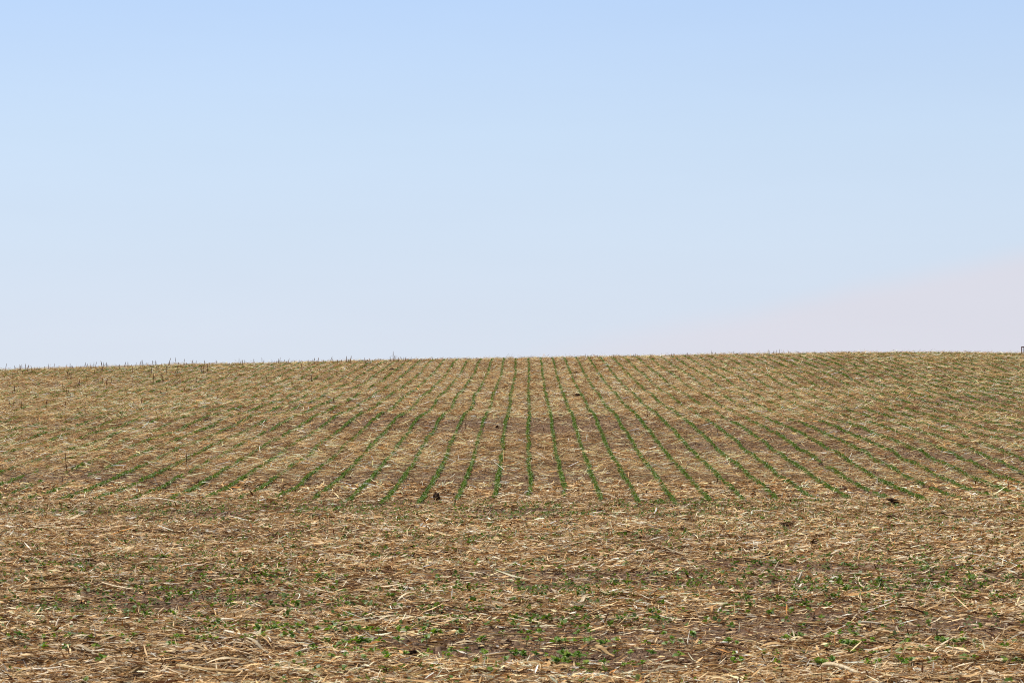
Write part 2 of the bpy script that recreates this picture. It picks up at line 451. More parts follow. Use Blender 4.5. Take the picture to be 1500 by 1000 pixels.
def hill_plants():
    X, Y = [], []
    for i in range(-62, 63):
        x0 = i * ROW
        ymin = max(47.5, abs(x0) / 0.275)
        if ymin > 158: continue
        n = int((158 - ymin) * 27)
        yy = ymin + np.sort(RNG.random(n)) * (158 - ymin)
        end = 48.4 + 3.4 * (vnoise(np.array([i * 0.29]), np.array([0.5]), 91)[0] - 0.5) + 0.5 * (RNG.random() - 0.5)
        yy = yy[yy > end]
        pas = i // 8
        wob = 0.10 * (vnoise(yy / 9.0, np.full_like(yy, pas * 1.7), 61) - 0.5) + 0.05 * (vnoise(yy / 2.5, np.full_like(yy, i * 2.3), 63) - 0.5)
        xx = x0 + wob + RNG.normal(0, 0.014, len(yy))
        # stand: gaps along each row, thinner on the trashy upper left
        e = fbm(np.full_like(yy, i * 3.1), yy / 1.6, 65, 2)
        big = fbm(xx / 7.0, yy / 10.0, 67, 2)
        thin = 0.10 * sstep(0.06, 0.14, xx / yy) + 0.30 * (1 - sstep(-0.165, -0.08, xx / yy)) * sstep(76, 100, yy) + 0.34 * (1 - sstep(-0.21, -0.155, xx / yy))
        fine = vnoise(np.full_like(yy, i * 5.7), yy / 0.45, 69)
        p = sstep(0.16, 0.66, e + 0.75 * (big - 0.5) + 0.35 * (fine - 0.5) - thin * 0.55 + 0.27)
        k = RNG.random(len(yy)) < p
        X.append(xx[k]); Y.append(yy[k])
    return np.concatenate(X), np.concatenate(Y)


def headland_plants():
    X, Y = [], []
    for j in range(0, 44):
        y0 = 16.9 + j * ROW
        if y0 > 48.6: break
        half = 0.275 * y0
        band = np.exp(-((y0 - 45.8) / 3.6) ** 2)
        n = int(2 * half * (16 + 9 * band))
        xx = (RNG.random(n) * 2 - 1) * half
        yy = y0 + 0.12 * (vnoise(xx / 6.0, np.full_like(xx, j * 1.3), 71) - 0.5) + RNG.normal(0, 0.02 + 0.05 * band, n)
        e = fbm(xx / 1.4, np.full_like(xx, y0 / 1.6), 73, 2)
        big = fbm(xx / 4.5, np.full_like(xx, y0 / 3.4), 75, 2)
        edge = 0.20 * (1 - sstep(18.5, 21, y0 - 0.35 * np.clip(-xx, 0, 5)))
        p = sstep(0.32, 0.72, 0.55 * e + 0.55 * big - edge + 0.06 * band)
        k = RNG.random(n) < np.maximum(p, 0.30 + 0.12 * band - 0.22 * (edge > 0.1))
        X.append(xx[k]); Y.append(yy[k])
    return np.concatenate(X), np.concatenate(Y)


LEAF6 = np.array([(0, 0, 0), (0.32, 0.42, 0.10), (0.72, 0.34, 0.07), (1.0, 0, -0.06), (0.72, -0.34, 0.07), (0.32, -0.42, 0.10)])
LEAF4 = np.array([(0, 0, 0), (0.45, 0.46, 0.10), (1.0, 0, -0.05), (0.45, -0.46, 0.10)])


def leaf_cloud(x, y, size, height, shape, nleaf, greens):
    """nleaf leaves per plant as one set of faces"""
    n = len(x); z = terrain(x, y)
    vs, cs = [], []
    a0 = RNG.random(n) * 2 * np.pi
    for k in range(nleaf):
        az = a0 + k * (math.pi if k < 2 else 2.1) + RNG.normal(0, 0.35, n) + (0.8 if k >= 2 else 0)
        tilt = RNG.normal(0.15 if k < 2 else 0.55, 0.40, n)
        roll = RNG.normal(0, 0.4, n)
        s = size * (1.0 if k < 2 else 0.72) * (0.8 + 0.4 * RNG.random(n))
        h = height * ((0.75 if k < 2 else 1.0) + 0.15 * RNG.normal(0, 1, n))
        d = np.stack([np.cos(az) * np.cos(tilt), np.sin(az) * np.cos(tilt), np.sin(tilt)], -1)
        sd = np.stack([-np.sin(az), np.cos(az), np.zeros(n)], -1)
        up = np.cross(d, sd)
        s2 = sd * np.cos(roll)[:, None] + up * np.sin(roll)[:, None]
        u2 = up * np.cos(roll)[:, None] - sd * np.sin(roll)[:, None]
        c = np.stack([x, y, z + np.maximum(h, 0.02)], -1) + d * 0.012
        P = shape[None]
        v = c[:, None, :] + (d[:, None] * P[..., 0:1] + s2[:, None] * P[..., 1:2] + u2[:, None] * P[..., 2:3]) * s[:, None, None]
        vs.append(v)
        g = greens[RNG.integers(0, len(greens), n)] * (0.75 + 0.5 * RNG.random((n, 1)))
        cs.append(np.repeat(g[:, None, :], shape.shape[0], 1))
    v = np.stack(vs, 1).reshape(-1, 3); c = np.stack(cs, 1).reshape(-1, 3)
    f = np.arange(len(v)).reshape(-1, shape.shape[0])
    return v, f, c


GREENS = np.array([(0.080, 0.145, 0.016), (0.110, 0.180, 0.020), (0.085, 0.150, 0.026), (0.160, 0.220, 0.028), (0.22, 0.28, 0.13), (0.12, 0.19, 0.05)])
hx, hy = hill_plants()
fx, fy = headland_plants()
for cx, cy, cw in CL:
    k = ~((np.abs(fx - cx) < cw * 1.2) & (fy > cy - 0.8) & (fy < cy + cw * 1.2)); fx, fy = fx[k], fy[k]
    k = ~((np.abs(hx - cx) < cw * 1.1) & (hy > cy - 0.8) & (hy < cy + cw)); hx, hy = hx[k], hy[k]
# the 300 seedlings that show largest stand nearest the road, inside the picture
score = fy + 0.25 * np.abs(fx)
inpic = (np.abs((fx / fy) + 0.007) < 0.216) & (fy > 19.3)
order = np.argsort(np.where(inpic, score, 1e9))[:290]
near_mask = np.zeros(len(fx), bool); near_mask[order] = True
rx, ry = fx[~near_mask], fy[~near_mask]
v1, f1, c1 = leaf_cloud(rx, ry, (0.034 + 0.018 * RNG.random(len(rx))) * (1 + 0.18 * (1 - sstep(26, 36, ry))), 0.045 + 0.03 * RNG.random(len(rx)), LEAF6, 5, GREENS)
mid = hy < 85
v2, f2, c2 = leaf_cloud(hx[mid], hy[mid], (0.038 + 0.022 * RNG.random(mid.sum())) * (1 + 0.0 * sstep(0.05, 0.13, np.abs(hx[mid] / hy[mid]))), 0.045 + 0.035 * RNG.random(mid.sum()), LEAF6, 5, GREENS)
v3, f3, c3 = leaf_cloud(hx[~mid], hy[~mid], 0.044 + 0.024 * RNG.random((~mid).sum()), 0.045 + 0.04 * RNG.random((~mid).sum()), LEAF6, 4, GREENS)
vs = np.concatenate([v1, v2, v3]); cs = np.concatenate([c1, c2, c3])
fs = np.concatenate([f1, f2 + len(v1), f3 + len(v1) + len(v2)])
sm = np_mesh('seedling_leaves', vs, fs, M_LEAF, cs, smooth=False)
tag(link('soybean_seedling_rows', sm), 'green soybean seedlings in long rows running up to the crest', 'seedlings', kind='stuff')
print('plants', len(hx), len(rx))


def leaf_mesh(name, size, col, fold):
    """heart-shaped leaf with a midrib fold and slightly cupped edge, growing along +X"""
    st = [(0.0, 0.05), (0.10, 0.30), (0.28, 0.43), (0.50, 0.44), (0.72, 0.32), (0.90, 0.14), (1.0, 0.0)]
    V = []
    for t, w in st:
        zc = 0.10 * math.sin(t * math.pi) - 0.10 * t * t
        for sgn in (-1, -0.5, 0, 0.5, 1):
            V.append((t * size, sgn * w * size, (zc + fold * abs(sgn) * w) * size))
    Q = []
    for r in range(len(st) - 1):
        for k in range(4):
            a = r * 5 + k; Q.append((a, a + 1, a + 6, a + 5))
    V = np.array(V); c = np.tile(np.array(col), (len(V), 1))
    c[2::5] *= 1.35
    return np_mesh(name, V, np.array(Q), M_LEAF, c)


def tube(points, radii, sides=6, cap=True):
    pts = np.array(points, float); n = len(pts)
    V, Q = [], []
    for i in range(n):
        d = pts[min(i + 1, n - 1)] - pts[max(i - 1, 0)]; d /= np.linalg.norm(d)
        ref = np.array([0.0, 1.0, 0.0]) if abs(d[1]) < 0.9 else np.array([1.0, 0, 0])
        a = np.cross(d, ref); a /= np.linalg.norm(a); b = np.cross(d, a)
        for k in range(sides):
            th = 2 * math.pi * k / sides
            V.append(pts[i] + (a * math.cos(th) + b * math.sin(th)) * radii[i])
    for i in range(n - 1):
        for k in range(sides):
            k2 = (k + 1) % sides
            Q.append((i * sides + k, i * sides + k2, (i + 1) * sides + k2, (i + 1) * sides + k))
    if cap:
        V.append(pts[0]); V.append(pts[-1]); a, b = n * sides, n * sides + 1
        for k in range(0, sides, 2):
            Q.append((a, (k + 2) % sides, (k + 1) % sides, k))
            o2 = (n - 1) * sides
            Q.append((b, o2 + k, o2 + k + 1, o2 + (k + 2) % sides))
    return np.array(V), np.array(Q)


def make_seedling(rng):
    root = bpy.data.objects.new('soybean_seedling', None); root.empty_display_size = 0.03; COL.objects.link(root)
    h = 0.060 + 0.03 * rng.random()
    lean = rng.normal(0, 0.008, 2)
    v, qd = tube([(0, 0, -0.01), (lean[0] * .4, lean[1] * .4, h * 0.5), (lean[0], lean[1], h)], [0.0024, 0.0020, 0.0015])
    link('stem', np_mesh('stem', v, qd, M_LEAF, np.tile(np.array([0.12, 0.19, 0.06]), (len(v), 1))), root)
    a0 = rng.random() * 6.28
    for k in range(2):
        g = GREENS[rng.integers(0, len(GREENS))] * (1.05 + 0.5 * rng.random())
        o = link('leaf', leaf_mesh('leaf', 0.046 + 0.010 * rng.random(), g, rng.normal(0.18, 0.1)), root)
        o.location = (lean[0] * .8, lean[1] * .8, h * 0.80)
        o.rotation_euler = (rng.normal(0, 0.35), -rng.normal(0.25, 0.35), a0 + k * math.pi + rng.normal(0, 0.25))
    for k in range(3):
        g = GREENS[rng.integers(0, 4)] * (1.15 + 0.5 * rng.random())
        o = link('leaflet', leaf_mesh('leaflet', 0.021 + 0.009 * rng.random(), g, rng.normal(0.3, 0.1)), root)
        o.location = (lean[0], lean[1], h)
        o.rotation_euler = (rng.normal(0, 0.3), -rng.normal(0.65, 0.25), a0 + 1.2 + k * 1.5 + rng.normal(0, 0.2))
    return root


def copy_tree(o, parent=None):
    c = o.copy(); COL.objects.link(c)
    if parent is not None: c.parent = parent
    for ch in list(o.children): copy_tree(ch, c)
    return c


rs = np.random.default_rng(5)
protos = [make_seedling(rs) for _ in range(12)]
used = [False] * len(protos)
pcov = cover(fx[order], fy[order])
pz = terrain(fx[order], fy[order])
for n, i in enumerate(order):
    k = n % len(protos)
    if used[k]: o = copy_tree(protos[k])
    else: o = protos[k]; used[k] = True
    o.location = (float(fx[i]), float(fy[i]), float(pz[n]))
    o.rotation_euler = (0, 0, rs.random() * 6.28)
    s = 1.0 + 0.35 * rs.random(); o.scale = (s, s, s)
    if pcov[n] > 0.55:
        tag(o, 'small green soybean seedling pushing up through the thick straw at the front', 'seedling', 'seedlings in the thick straw at the front')
    else:
        tag(o, 'small green soybean seedling on thinly covered brown soil at the front', 'seedling', 'seedlings on the thinly covered soil at the front')

# ------------------------------------------------------------------ loose corn stalks lying on the field
def stalk_mesh(name, L, r, mat, rng, sides=7):
    """broken stalk along +X: joints, slight bow, crushed ragged end"""
    n = max(7, int(L / 0.025)); P, R = [], []
    bow = rng.normal(0, 0.05) * min(L, 0.3); bow2 = rng.normal(0, 0.03) * L
    joints = [rng.uniform(0.1, 0.9) for _ in range(max(1, int(L / 0.14)))]
    for i in range(n):
        t = i / (n - 1)
        P.append(((t - 0.5) * L, bow * (4 * t * (1 - t)), bow2 * math.sin(t * math.pi)))
        rr = r * (1 - 0.22 * t)
        if min(abs(t - j) for j in joints) < 0.5 / n: rr *= 1.28
        if i == 0: rr *= 0.85
        if i == n - 1: rr *= 0.45
        R.append(rr)
    v, qd = tube(P, R, sides + sides % 2)
    v[:, 2] *= 0.8
    return np_mesh(name, v, qd, mat)


def sheath_mesh(L, w, rng, mat):
    """papery leaf torn loose from the stalk, along +X"""
    n = 7; V, Q = [], []
    tw = rng.normal(0, 0.9); b = rng.normal(0, 0.25)
    for i in range(n):
        t = i / (n - 1); a = tw * t; ww = w * (1 - 0.8 * t * t) / 2
        c = np.array((t * L, b * L * t * t, 0.12 * L * math.sin(t * 3) ))
        s = np.array((0, math.cos(a), math.sin(a)))
        V += [c - s * ww, c + np.array((0, 0, -0.3 * ww)), c + s * ww]
    for i in range(n - 1):
        for k in range(2):
            a = i * 3 + k; Q.append((a, a + 1, a + 4, a + 3))
    return np_mesh('leaf_sheath', np.array(V), np.array(Q), mat)


def place_stalk(o, x, y, z, az, pitch, scale=1.0):
    o.location = (x, y, z); o.rotation_euler = (0, -pitch, az); o.scale = (scale, scale, scale)


MATS = {'pale': M_PALE, 'tan': M_TAN, 'brown': M_BROWN, 'white': M_WHITE}
rk = np.random.default_rng(8)
# stalks one can pick out: two ends in the photograph, thickness (m), colour; an end of None height lies on the ground
SINGLE = [
    ((1127, 838), (1140, 821), 0.013, 'pale', True, 'thin tan cut stalk sticking up at a slant, just left of a thicker pale one'),
    ((1160, 858), (1174, 836), 0.018, 'white', True, 'thick pale cut stalk sticking up at a slant above a short stump'),
    ((1167, 862), (1174, 854), 0.019, 'white', True, 'short pale stump just below the thick slanting stalk'),
    ((1200, 850), (1206, 843), 0.015, 'tan', True, 'short orange stalk end poking up right of the thick slanting stalk'),
    ((82, 926), (86, 908), 0.012, 'white', True, 'white stalk stub standing almost upright in the front left straw'),
    ((882, 916), (892, 895), 0.013, 'brown', True, 'dark reddish brown stalk stub leaning right among front seedlings'),
    ((259, 990), (352, 998), 0.022, 'tan', False, 'long thick tan stalk lying along the bottom edge of the view'),
    ((176, 994), (206, 977), 0.020, 'tan', True, 'yellowish flattened stalk tilted up at the bottom left'),
    ((1205, 987), (1256, 999), 0.022, 'pale', False, 'thick yellow stalk running off the bottom edge on the right side'),
    ((1048, 957), (1096, 969), 0.020, 'brown', False, 'brown stalk slanting down to the right near a seedling cluster'),
    ((1050, 788), (1086, 781), 0.010, 'white', False, 'slender curved white stalk in the middle right headland'),
    ((592, 869), (624, 874), 0.013, 'white', False, 'pale split stalk lying on brown soil in front of the middle rows'),
    ((680, 845), (708, 849), 0.013, 'pale', False, 'short pale straw lying level right of the split stalk'),
    ((27, 873), (108, 869), 0.017, 'tan', False, 'long tan stalk lying level near the left edge on bare soil'),
    ((150, 862), (196, 872), 0.012, 'pale', False, 'thin pale stalk slanting down right beside the long tan one'),
    ((1255, 922), (1288, 923), 0.014, 'white', False, 'bright white stalk lying dead level on the right side'),
    ((1233, 848), (1277, 849), 0.012, 'pale', False, 'pale level stalk right of the thick slanting stalk'),
    ((1257, 853), (1266, 869), 0.012, 'pale', False, 'pale stalk pointing toward the viewer below the level pale stalk'),
    ((1466, 829), (1500, 821), 0.013, 'tan', False, 'curved tan stalk rising to the right edge of the view'),
    ((700, 945), (797, 942), 0.009, 'tan', False, 'long thin tan stalk lying level in the front middle'),
    ((745, 727), (777, 734), 0.016, 'white', False, 'bright white stalk at the foot of the middle green rows'),
    ((718, 712), (742, 714), 0.012, 'pale', False, 'yellow straw lying level between two green row ends'),
    ((120, 743), (161, 744), 0.015, 'white', False, 'white level stalk in the dense green band at far left'),
    ((187, 739), (262, 741), 0.013, 'white', False, 'long thin whitish stalk lying above the green band on the left'),
    ((325, 918), (344, 919), 0.014, 'white', False, 'short bright white stalk in the front left seedlings'),
    ((131, 564), (137, 556), 0.022, 'white', True, 'small white stalk tilted up on the upper left slope'),
    ((0, 572), (6, 577), 0.030, 'white', False, 'white stalk fragment at the left edge of the slope'),
    ((1364, 757), (1421, 761), 0.011, 'tan', False, 'thin tan stalk lying level across the right headland'),
    ((340, 733), (346, 727), 0.014, 'white', False, 'small white stalk below the left row ends'),
    ((1390, 956), (1420, 948), 0.014, 'brown', False, 'dark brown stalk in the front right straw'),
    ((330, 935), (372, 944), 0.013, 'white', False, 'bleached stalk slanting down to the right in the front left'),
    ((1000, 870), (1075, 873), 0.012, 'tan', False, 'long tan stalk lying level above a bare soil patch'),
    ((110, 905), (160, 900), 0.014, 'tan', False, 'tan bent stalk at the foot of the white upright stub'),
    ((455, 795), (500, 792), 0.014, 'tan', False, 'tan stalk lying level in the left middle headland'),
    ((560, 845), (580, 849), 0.016, 'brown', False, 'dark brown stalk lump on the soil left of the split stalk'),
]
for (a, b, r, colr, up, label) in SINGLE:
    xa, ya, za = pix(*a)
    s = F / ya
    if up:
        P0 = np.array((xa, ya, za - 0.01)); P1 = np.array((xa + (b[0] - a[0]) / s, ya + 0.03, za + (a[1] - b[1]) / s))
    else:
        xb, yb, zb = pix(*b)
        P0 = np.array((xa, ya, za + r + 0.065)); P1 = np.array((xb, yb, zb + r + 0.065))
    d = P1 - P0; L = float(np.linalg.norm(d)); c = (P0 + P1) / 2
    m = stalk_mesh('corn_stalk', L, r, MATS[colr], rk)
    o = link('corn_stalk', m)
    place_stalk(o, *c, math.atan2(d[1], d[0]), math.asin(d[2] / L))
    tag(o, label, 'stalk')

kinds = []
for colr, num in (('pale', 4), ('tan', 4), ('brown', 3), ('white', 2)):
    for _ in range(num):
        L = rk.uniform(0.14, 0.36)
        kinds.append((colr, stalk_mesh('corn_stalk', L, rk.uniform(0.007, 0.013), MATS[colr], rk), sheath_mesh(L * 0.8, 0.035, rk, MATS[colr]) if rk.random() < 0.45 else None, L))
NAMES = {'pale': ('pale straw coloured stalk piece lying in the front straw', 'pale stalks lying in the front straw'),
         'tan': ('tan stalk piece lying in the front straw', 'tan stalks lying in the front straw'),
         'brown': ('weathered brown stalk piece lying in the front straw', 'brown stalks lying in the front straw'),
         'white': ('bleached whitish stalk piece lying in the front straw', 'bleached stalks lying in the front straw')}
cnt = 0
while cnt < 240:
    yq = 19.2 + 21 * rk.random() ** 1.5; xq = (rk.random() * 2 - 1) * 0.212 * yq - 0.007 * yq
    if rk.random() > float(cover(xq, yq)) * 1.3: continue
    colr, m, sh, L = kinds[rk.integers(0, len(kinds))]
    o = link('corn_stalk', m)
    pit = abs(rk.normal(0, 0.13)); az = rk.normal(0, 0.5) + (math.pi if rk.random() < 0.5 else 0)
    if rk.random() < 0.25: az = rk.random() * 6.28
    zc = float(terrain(xq, yq)) + 0.035 + 0.03 * rk.random() + math.sin(pit) * L * 0.45
    place_stalk(o, xq, yq, zc, az, pit, 0.85 + 0.4 * rk.random())
    if sh is not None:
        c = link('leaf_sheath', sh, o); c.location = (-L * 0.2, 0, 0.006)
    tag(o, NAMES[colr][0], 'stalk', NAMES[colr][1])
    cnt += 1

# ------------------------------------------------------------------ dead stalks still standing
rd = np.random.default_rng(12)


def standing_mesh(rng, r=0.017):
    """upright dead stem one metre tall (scaled per copy): joints, bent, broken tip"""
    n = 11; P, R = [], []
    b1, b2 = rng.normal(0, 0.03), rng.normal(0, 0.02)
    j = {3, 7}
    for i in range(n):
        t = i / (n - 1)
        P.append((b1 * t * t + 0.005 * math.sin(t * 9), b2 * t * t, -0.03 + 1.03 * t))
        R.append(r * (1 - 0.45 * t) * (1.35 if i in j else 1.0) * (0.25 if i == n - 1 else 1))
    v, qd = tube(P, R, 6)
    return np_mesh('dead_stalk', v, qd, M_DEAD)


STAND = [standing_mesh(rd) for _ in range(7)]
def blade():
    n = 6; V, Q = [], []
    up, out_ = rd.uniform(0.15, 0.35), rd.uniform(0.12, 0.3); a = rd.random() * 6.28
    for i in range(n):
        t = i / (n - 1); w = 0.022 * (1 - 0.85 * t)
        c = np.array((math.cos(a) * out_ * t, math.sin(a) * out_ * t, up * (t - 1.5 * t * t)))
        s = np.array((-math.sin(a), math.cos(a), 0)) * w
        V += [c - s, c + s]
    for i in range(n - 1): Q.append((2 * i, 2 * i + 1, 2 * i + 3, 2 * i + 2))
    return np_mesh('dry_leaf', np.array(V), np.array(Q), M_BROWN)
BLADES = [blade() for _ in range(4)]


def stand(x, y, z, h, label, group, lean=0.0, thick=1.0):
    o = link('dead_stalk', STAND[rd.integers(0, len(STAND))])
    o.location = (x, y, z); w = thick * (0.95 + 0.5 * rd.random())
    # width scale is independent of height: stems differ in girth
    o.scale = (w, w, h); o.rotation_euler = (rd.normal(0, 0.05), lean + rd.normal(0, 0.05), rd.random() * 0.6 - 0.3)
    if rd.random() < 0.3:
        c = link('dry_leaf', BLADES[rd.integers(0, len(BLADES))], o); c.location = (0, 0, 0.55)
    return tag(o, label, 'dead stalk', group)


# along the skyline: (picture x, height in picture px)
SKY_L = [(7, 9), (21, 6), (28, 7), (31.5, 7), (36.5, 8), (50, 3), (54.5, 4), (64, 4), (70, 7), (78.5, 7), (97, 6), (104, 3), (111, 3), (123.5, 8), (126, 5), (129, 6), (132, 7),
         (136.5, 8), (139, 8), (151, 7), (153, 5), (155, 7), (158, 4), (168, 3), (175, 4), (182, 6), (187, 6), (193, 3), (198, 5), (204, 6), (206, 8), (208, 8), (213, 5), (224, 7), (228, 7),
         (236, 3), (247, 9), (257.6, 10), (269, 8), (280, 7), (287, 6), (299, 6), (307, 3), (318, 6)]
SKY_M = [(330, 2), (350, 8), (352, 5), (358, 6), (372, 6), (384, 8), (386, 5), (397, 3), (401, 4), (405, 4), (408, 6), (409.5, 8), (415, 5), (419, 4), (422, 6), (431, 3), (440, 3), (450, 3), (452, 2), (458, 5), (466, 6),
         (474, 4), (482, 9), (486, 4), (488, 5), (494, 3), (500, 3), (508, 7), (511, 4), (513, 4), (520, 2), (533, 5), (538, 3), (541, 4), (548, 2), (554, 4), (558, 3), (572, 5), (576, 12), (577.5, 7), (580, 7), (583, 4), (588, 5), (592, 4), (594, 5),
         (617, 3), (633, 4), (640, 3), (656, 3), (768, 3), (777, 2)]
SKY_R = [(858, 5), (861, 4), (865, 3), (868, 3), (876, 3), (892, 3), (899, 3), (928, 3), (931, 4), (934, 3), (952, 3), (955, 3), (983, 4), (986, 4), (989, 3), (1004, 3), (1008, 4),
         (1042, 6), (1044, 4), (1049, 4), (1069, 4), (1072, 4), (1075, 4), (1079, 3), (1125, 7), (1127, 5), (1133, 4), (1138, 5), (1141, 7), (1155, 4), (1157, 3), (1339, 4), (1402, 2)]
_e = np.random.default_rng(44)
for _ in range(36):
    p_ = float(_e.uniform(2, 640)); (SKY_L if p_ < 325 else SKY_M).append((p_, float(_e.uniform(1.0, 4.0))))
for lst, label, group in ((SKY_L, 'thin dead stalk standing against the sky on the left end of the crest', 'dead stalks on the left end of the skyline'),
                          (SKY_M, 'thin dead stalk standing against the sky left of the middle rows', 'dead stalks on the skyline left of the middle rows'),
                          (SKY_R, 'thin pale dead stalk standing against the sky right of the middle rows', 'dead stalks on the skyline right of the middle rows')):
    for px, hp in lst:
        x, y, z = crest(px)
        y2 = y - rd.random() * 3; x2 = x * y2 / y; z2 = float(terrain(x2, y2))
        h = max(0.1, (hp * 1.15 + 1.5) / (F / y) + (z - z2))
        if px == 576: lb, gr = 'tallest dead stalk standing on the skyline', None
        elif px == 482: lb, gr = 'dead stalk on the skyline leaning to the right', None
        else: lb, gr = label, group
        stand(x2, y2, z2, h, lb, gr, lean=0.45 if px == 482 else 0.0, thick=0.85 if lst is SKY_R else 1.0)

# single ones on the slope
for px, py, hp, label in [
        (97, 692, 30, 'tall thin dead stalk standing alone on the lower left slope'),
        (273, 681, 18, 'orange brown dead stalk standing on the left slope beside a shorter one'),
        (295, 689, 13, 'short dead stalk standing right of an orange brown one'),
        (682, 632, 16, 'thin dead stalk standing between two green rows left of the middle'),
        (124, 608, 19, 'crooked dead stalk standing at the left below the skyline'),
        (948, 613, 15, 'dead stalk standing between rows right of the middle'),
        (971, 632, 13, 'stout dead stalk standing beside a green row right of the middle'),
        (1051, 640, 13, 'dead stalk standing on a soil patch between right rows'),
        (1057, 603, 12, 'twin dead stalk standing high on the right rows'),
        (1089, 587, 12, 'clump-like ragged dead stalk on the upper right rows'),
        (1078, 669, 8, 'short dead stalk stub low between right rows'),
        (1345, 640, 12, 'ragged dead stalk standing in the straw patch on the right slope'),
        (1352, 636, 10, 'dead stalk just right of a ragged one on the right slope'),
        (1326, 630, 9, 'short dead stalk standing left of the ragged one on the right slope'),
        (863, 582, 9, 'reddish dead stalk beside the dark lump in the middle rows'),
        (319, 720, 12, 'short orange brown stalk standing at the left row ends'),
        (350, 702, 10, 'leaning dead stub near the left row ends'),
        (97, 580, 14, 'dark thick dead stalk below the left skyline')]:
    x, y, z = pix(px, py)
    stand(x, y, z, hp / (F / y), label, None, thick=0.75)
# many small ones over the upper left
n = 0
while n < 76:
    px = rd.uniform(2, 640); yc = 541 - px * 0.026
    py = yc + 5 + rd.random() ** 1.3 * 62
    if rd.random() > 1.15 - px / 700 - (py - yc) / 160: continue
    x, y, z = pix(px, py)
    stand(x, y, z, rd.uniform(6, 15) / (F / y), 'short brown dead stalk standing in the straw on the upper left slope', 'dead stalks standing over the upper left slope', thick=1.25)
    n += 1
n = 0
while n < 22:
    px = rd.uniform(840, 1480); py = rd.uniform(530, 660)
    x, y, z = pix(px, py)
    stand(x, y, z, rd.uniform(3, 9) / (F / y), 'short brown dead stalk standing in the straw on the right slope', 'dead stalks standing over the right slope')
    n += 1

# ------------------------------------------------------------------ dark clods
def clod_mesh(rng, flat):
    bm = bmesh.new(); bmesh.ops.create_icosphere(bm, subdivisions=4, radius=1.0)
    ox, oy = rng.uniform(0, 50, 2)
    co = np.array([v.co[:] for v in bm.verts])
    nz = (fbm(co[:, 0] * 1.3 + ox, co[:, 1] * 1.3 + co[:, 2] * 1.7 + oy, 3, 4) - 0.5) * 1.3 + (vnoise(co[:, 0] * 6 + oy, co[:, 2] * 6 + co[:, 1] * 5, 9) - 0.5) * 0.25
    for v, k in zip(bm.verts, nz):
        v.co *= (1 + k); v.co.z *= flat
    me = bpy.data.meshes.new('soil_clod'); bm.to_mesh(me); bm.free(); me.materials.append(M_CLOD)
    return me


rc = np.random.default_rng(3)
for px, py, wp, hp, label in CLODS:
    x, y, z = pix(px, py)
    s = F / y
    o = link('soil_clod', clod_mesh(rc, 1.0))
    w, h = wp / s / 2, hp / s / 2
    o.scale = (w, w * 0.8, h); o.location = (x, y + w * 0.3, z + h * 0.75); o.rotation_euler = (0, 0, rc.random() * 0.8 - 0.4)
    tag(o, label, 'clod')

# ------------------------------------------------------------------ metal frame on the crest at the right edge
mm, nt, out = new_mat('dark_painted_metal')
g = N(nt, 'ShaderNodeNewGeometry'); no = N(nt, 'ShaderNodeTexNoise'); no.inputs['Scale'].default_value = 25; nt.links.new(g.outputs['Position'], no.inputs['Vector'])
rr = ramp(nt, [(0.35, (0.12, 0.05, 0.045)), (0.7, (0.26, 0.12, 0.10))]); nt.links.new(no.outputs['Fac'], rr.inputs['Fac'])
b = N(nt, 'ShaderNodeBsdfPrincipled'); b.inputs['Roughness'].default_value = 0.55; nt.links.new(rr.outputs['Color'], b.inputs['Base Color']); nt.links.new(b.outputs[0], out.inputs['Surface'])


def box(name, x0, x1, y0, y1, z0, z1, parent):
    bm = bmesh.new(); bmesh.ops.create_cube(bm, size=1.0)
    for v in bm.verts:
        v.co = ((x0 + x1) / 2 + v.co.x * (x1 - x0), (y0 + y1) / 2 + v.co.y * (y1 - y0), (z0 + z1) / 2 + v.co.z * (z1 - z0))
    bmesh.ops.bevel(bm, geom=bm.edges[:], offset=0.006, segments=2, affect='EDGES')
    me = bpy.data.meshes.new(name); bm.to_mesh(me); bm.free(); me.materials.append(mm)
    return link(name, me, parent)


x, y, z = crest(1495.6); y += 3.0; x = (1495.6 - VPX) / F * y; z = float(terrain(x, y))
gate = bpy.data.objects.new('metal_frame', None); gate.empty_display_size = 0.2; COL.objects.link(gate); gate.location = (x, y, z)
tag(gate, 'small dark metal frame with thin posts standing on the crest at the right edge', 'metal frame')
top = CAM_H + (HZY - 507.3) / F * y - z
box('post', -0.03, 0.03, -0.03, 0.03, -0.3, top - 0.06, gate)
box('post', 0.115, 0.165, -0.025, 0.025, -0.3, top - 0.06, gate)
box('post', 1.30, 1.36, -0.03, 0.03, -0.5, top - 0.06, gate)
box('top_rail', -0.03, 1.36, -0.032, 0.032, top - 0.06, top, gate)
M_PANEL, _nt, _o = new_mat('pale_panel')
_g = N(_nt, 'ShaderNodeNewGeometry'); _n = N(_nt, 'ShaderNodeTexNoise'); _n.inputs['Scale'].default_value = 6; _nt.links.new(_g.outputs['Position'], _n.inputs['Vector'])
_r = ramp(_nt, [(0.3, (0.60, 0.66, 0.66)), (0.7, (0.72, 0.78, 0.78))]); _nt.links.new(_n.outputs['Fac'], _r.inputs['Fac'])
_b = N(_nt, 'ShaderNodeBsdfPrincipled'); _b.inputs['Roughness'].default_value = 0.5; _nt.links.new(_r.outputs['Color'], _b.inputs['Base Color']); _nt.links.new(_b.outputs[0], _o.inputs['Surface'])
_p = box('panel', 0.168, 1.297, -0.008, 0.008, 0.143, top - 0.063, gate); _p.data.materials.clear(); _p.data.materials.append(M_PANEL)
box('lower_rail', 0.168, 1.297, -0.02, 0.02, 0.10, 0.14, gate)

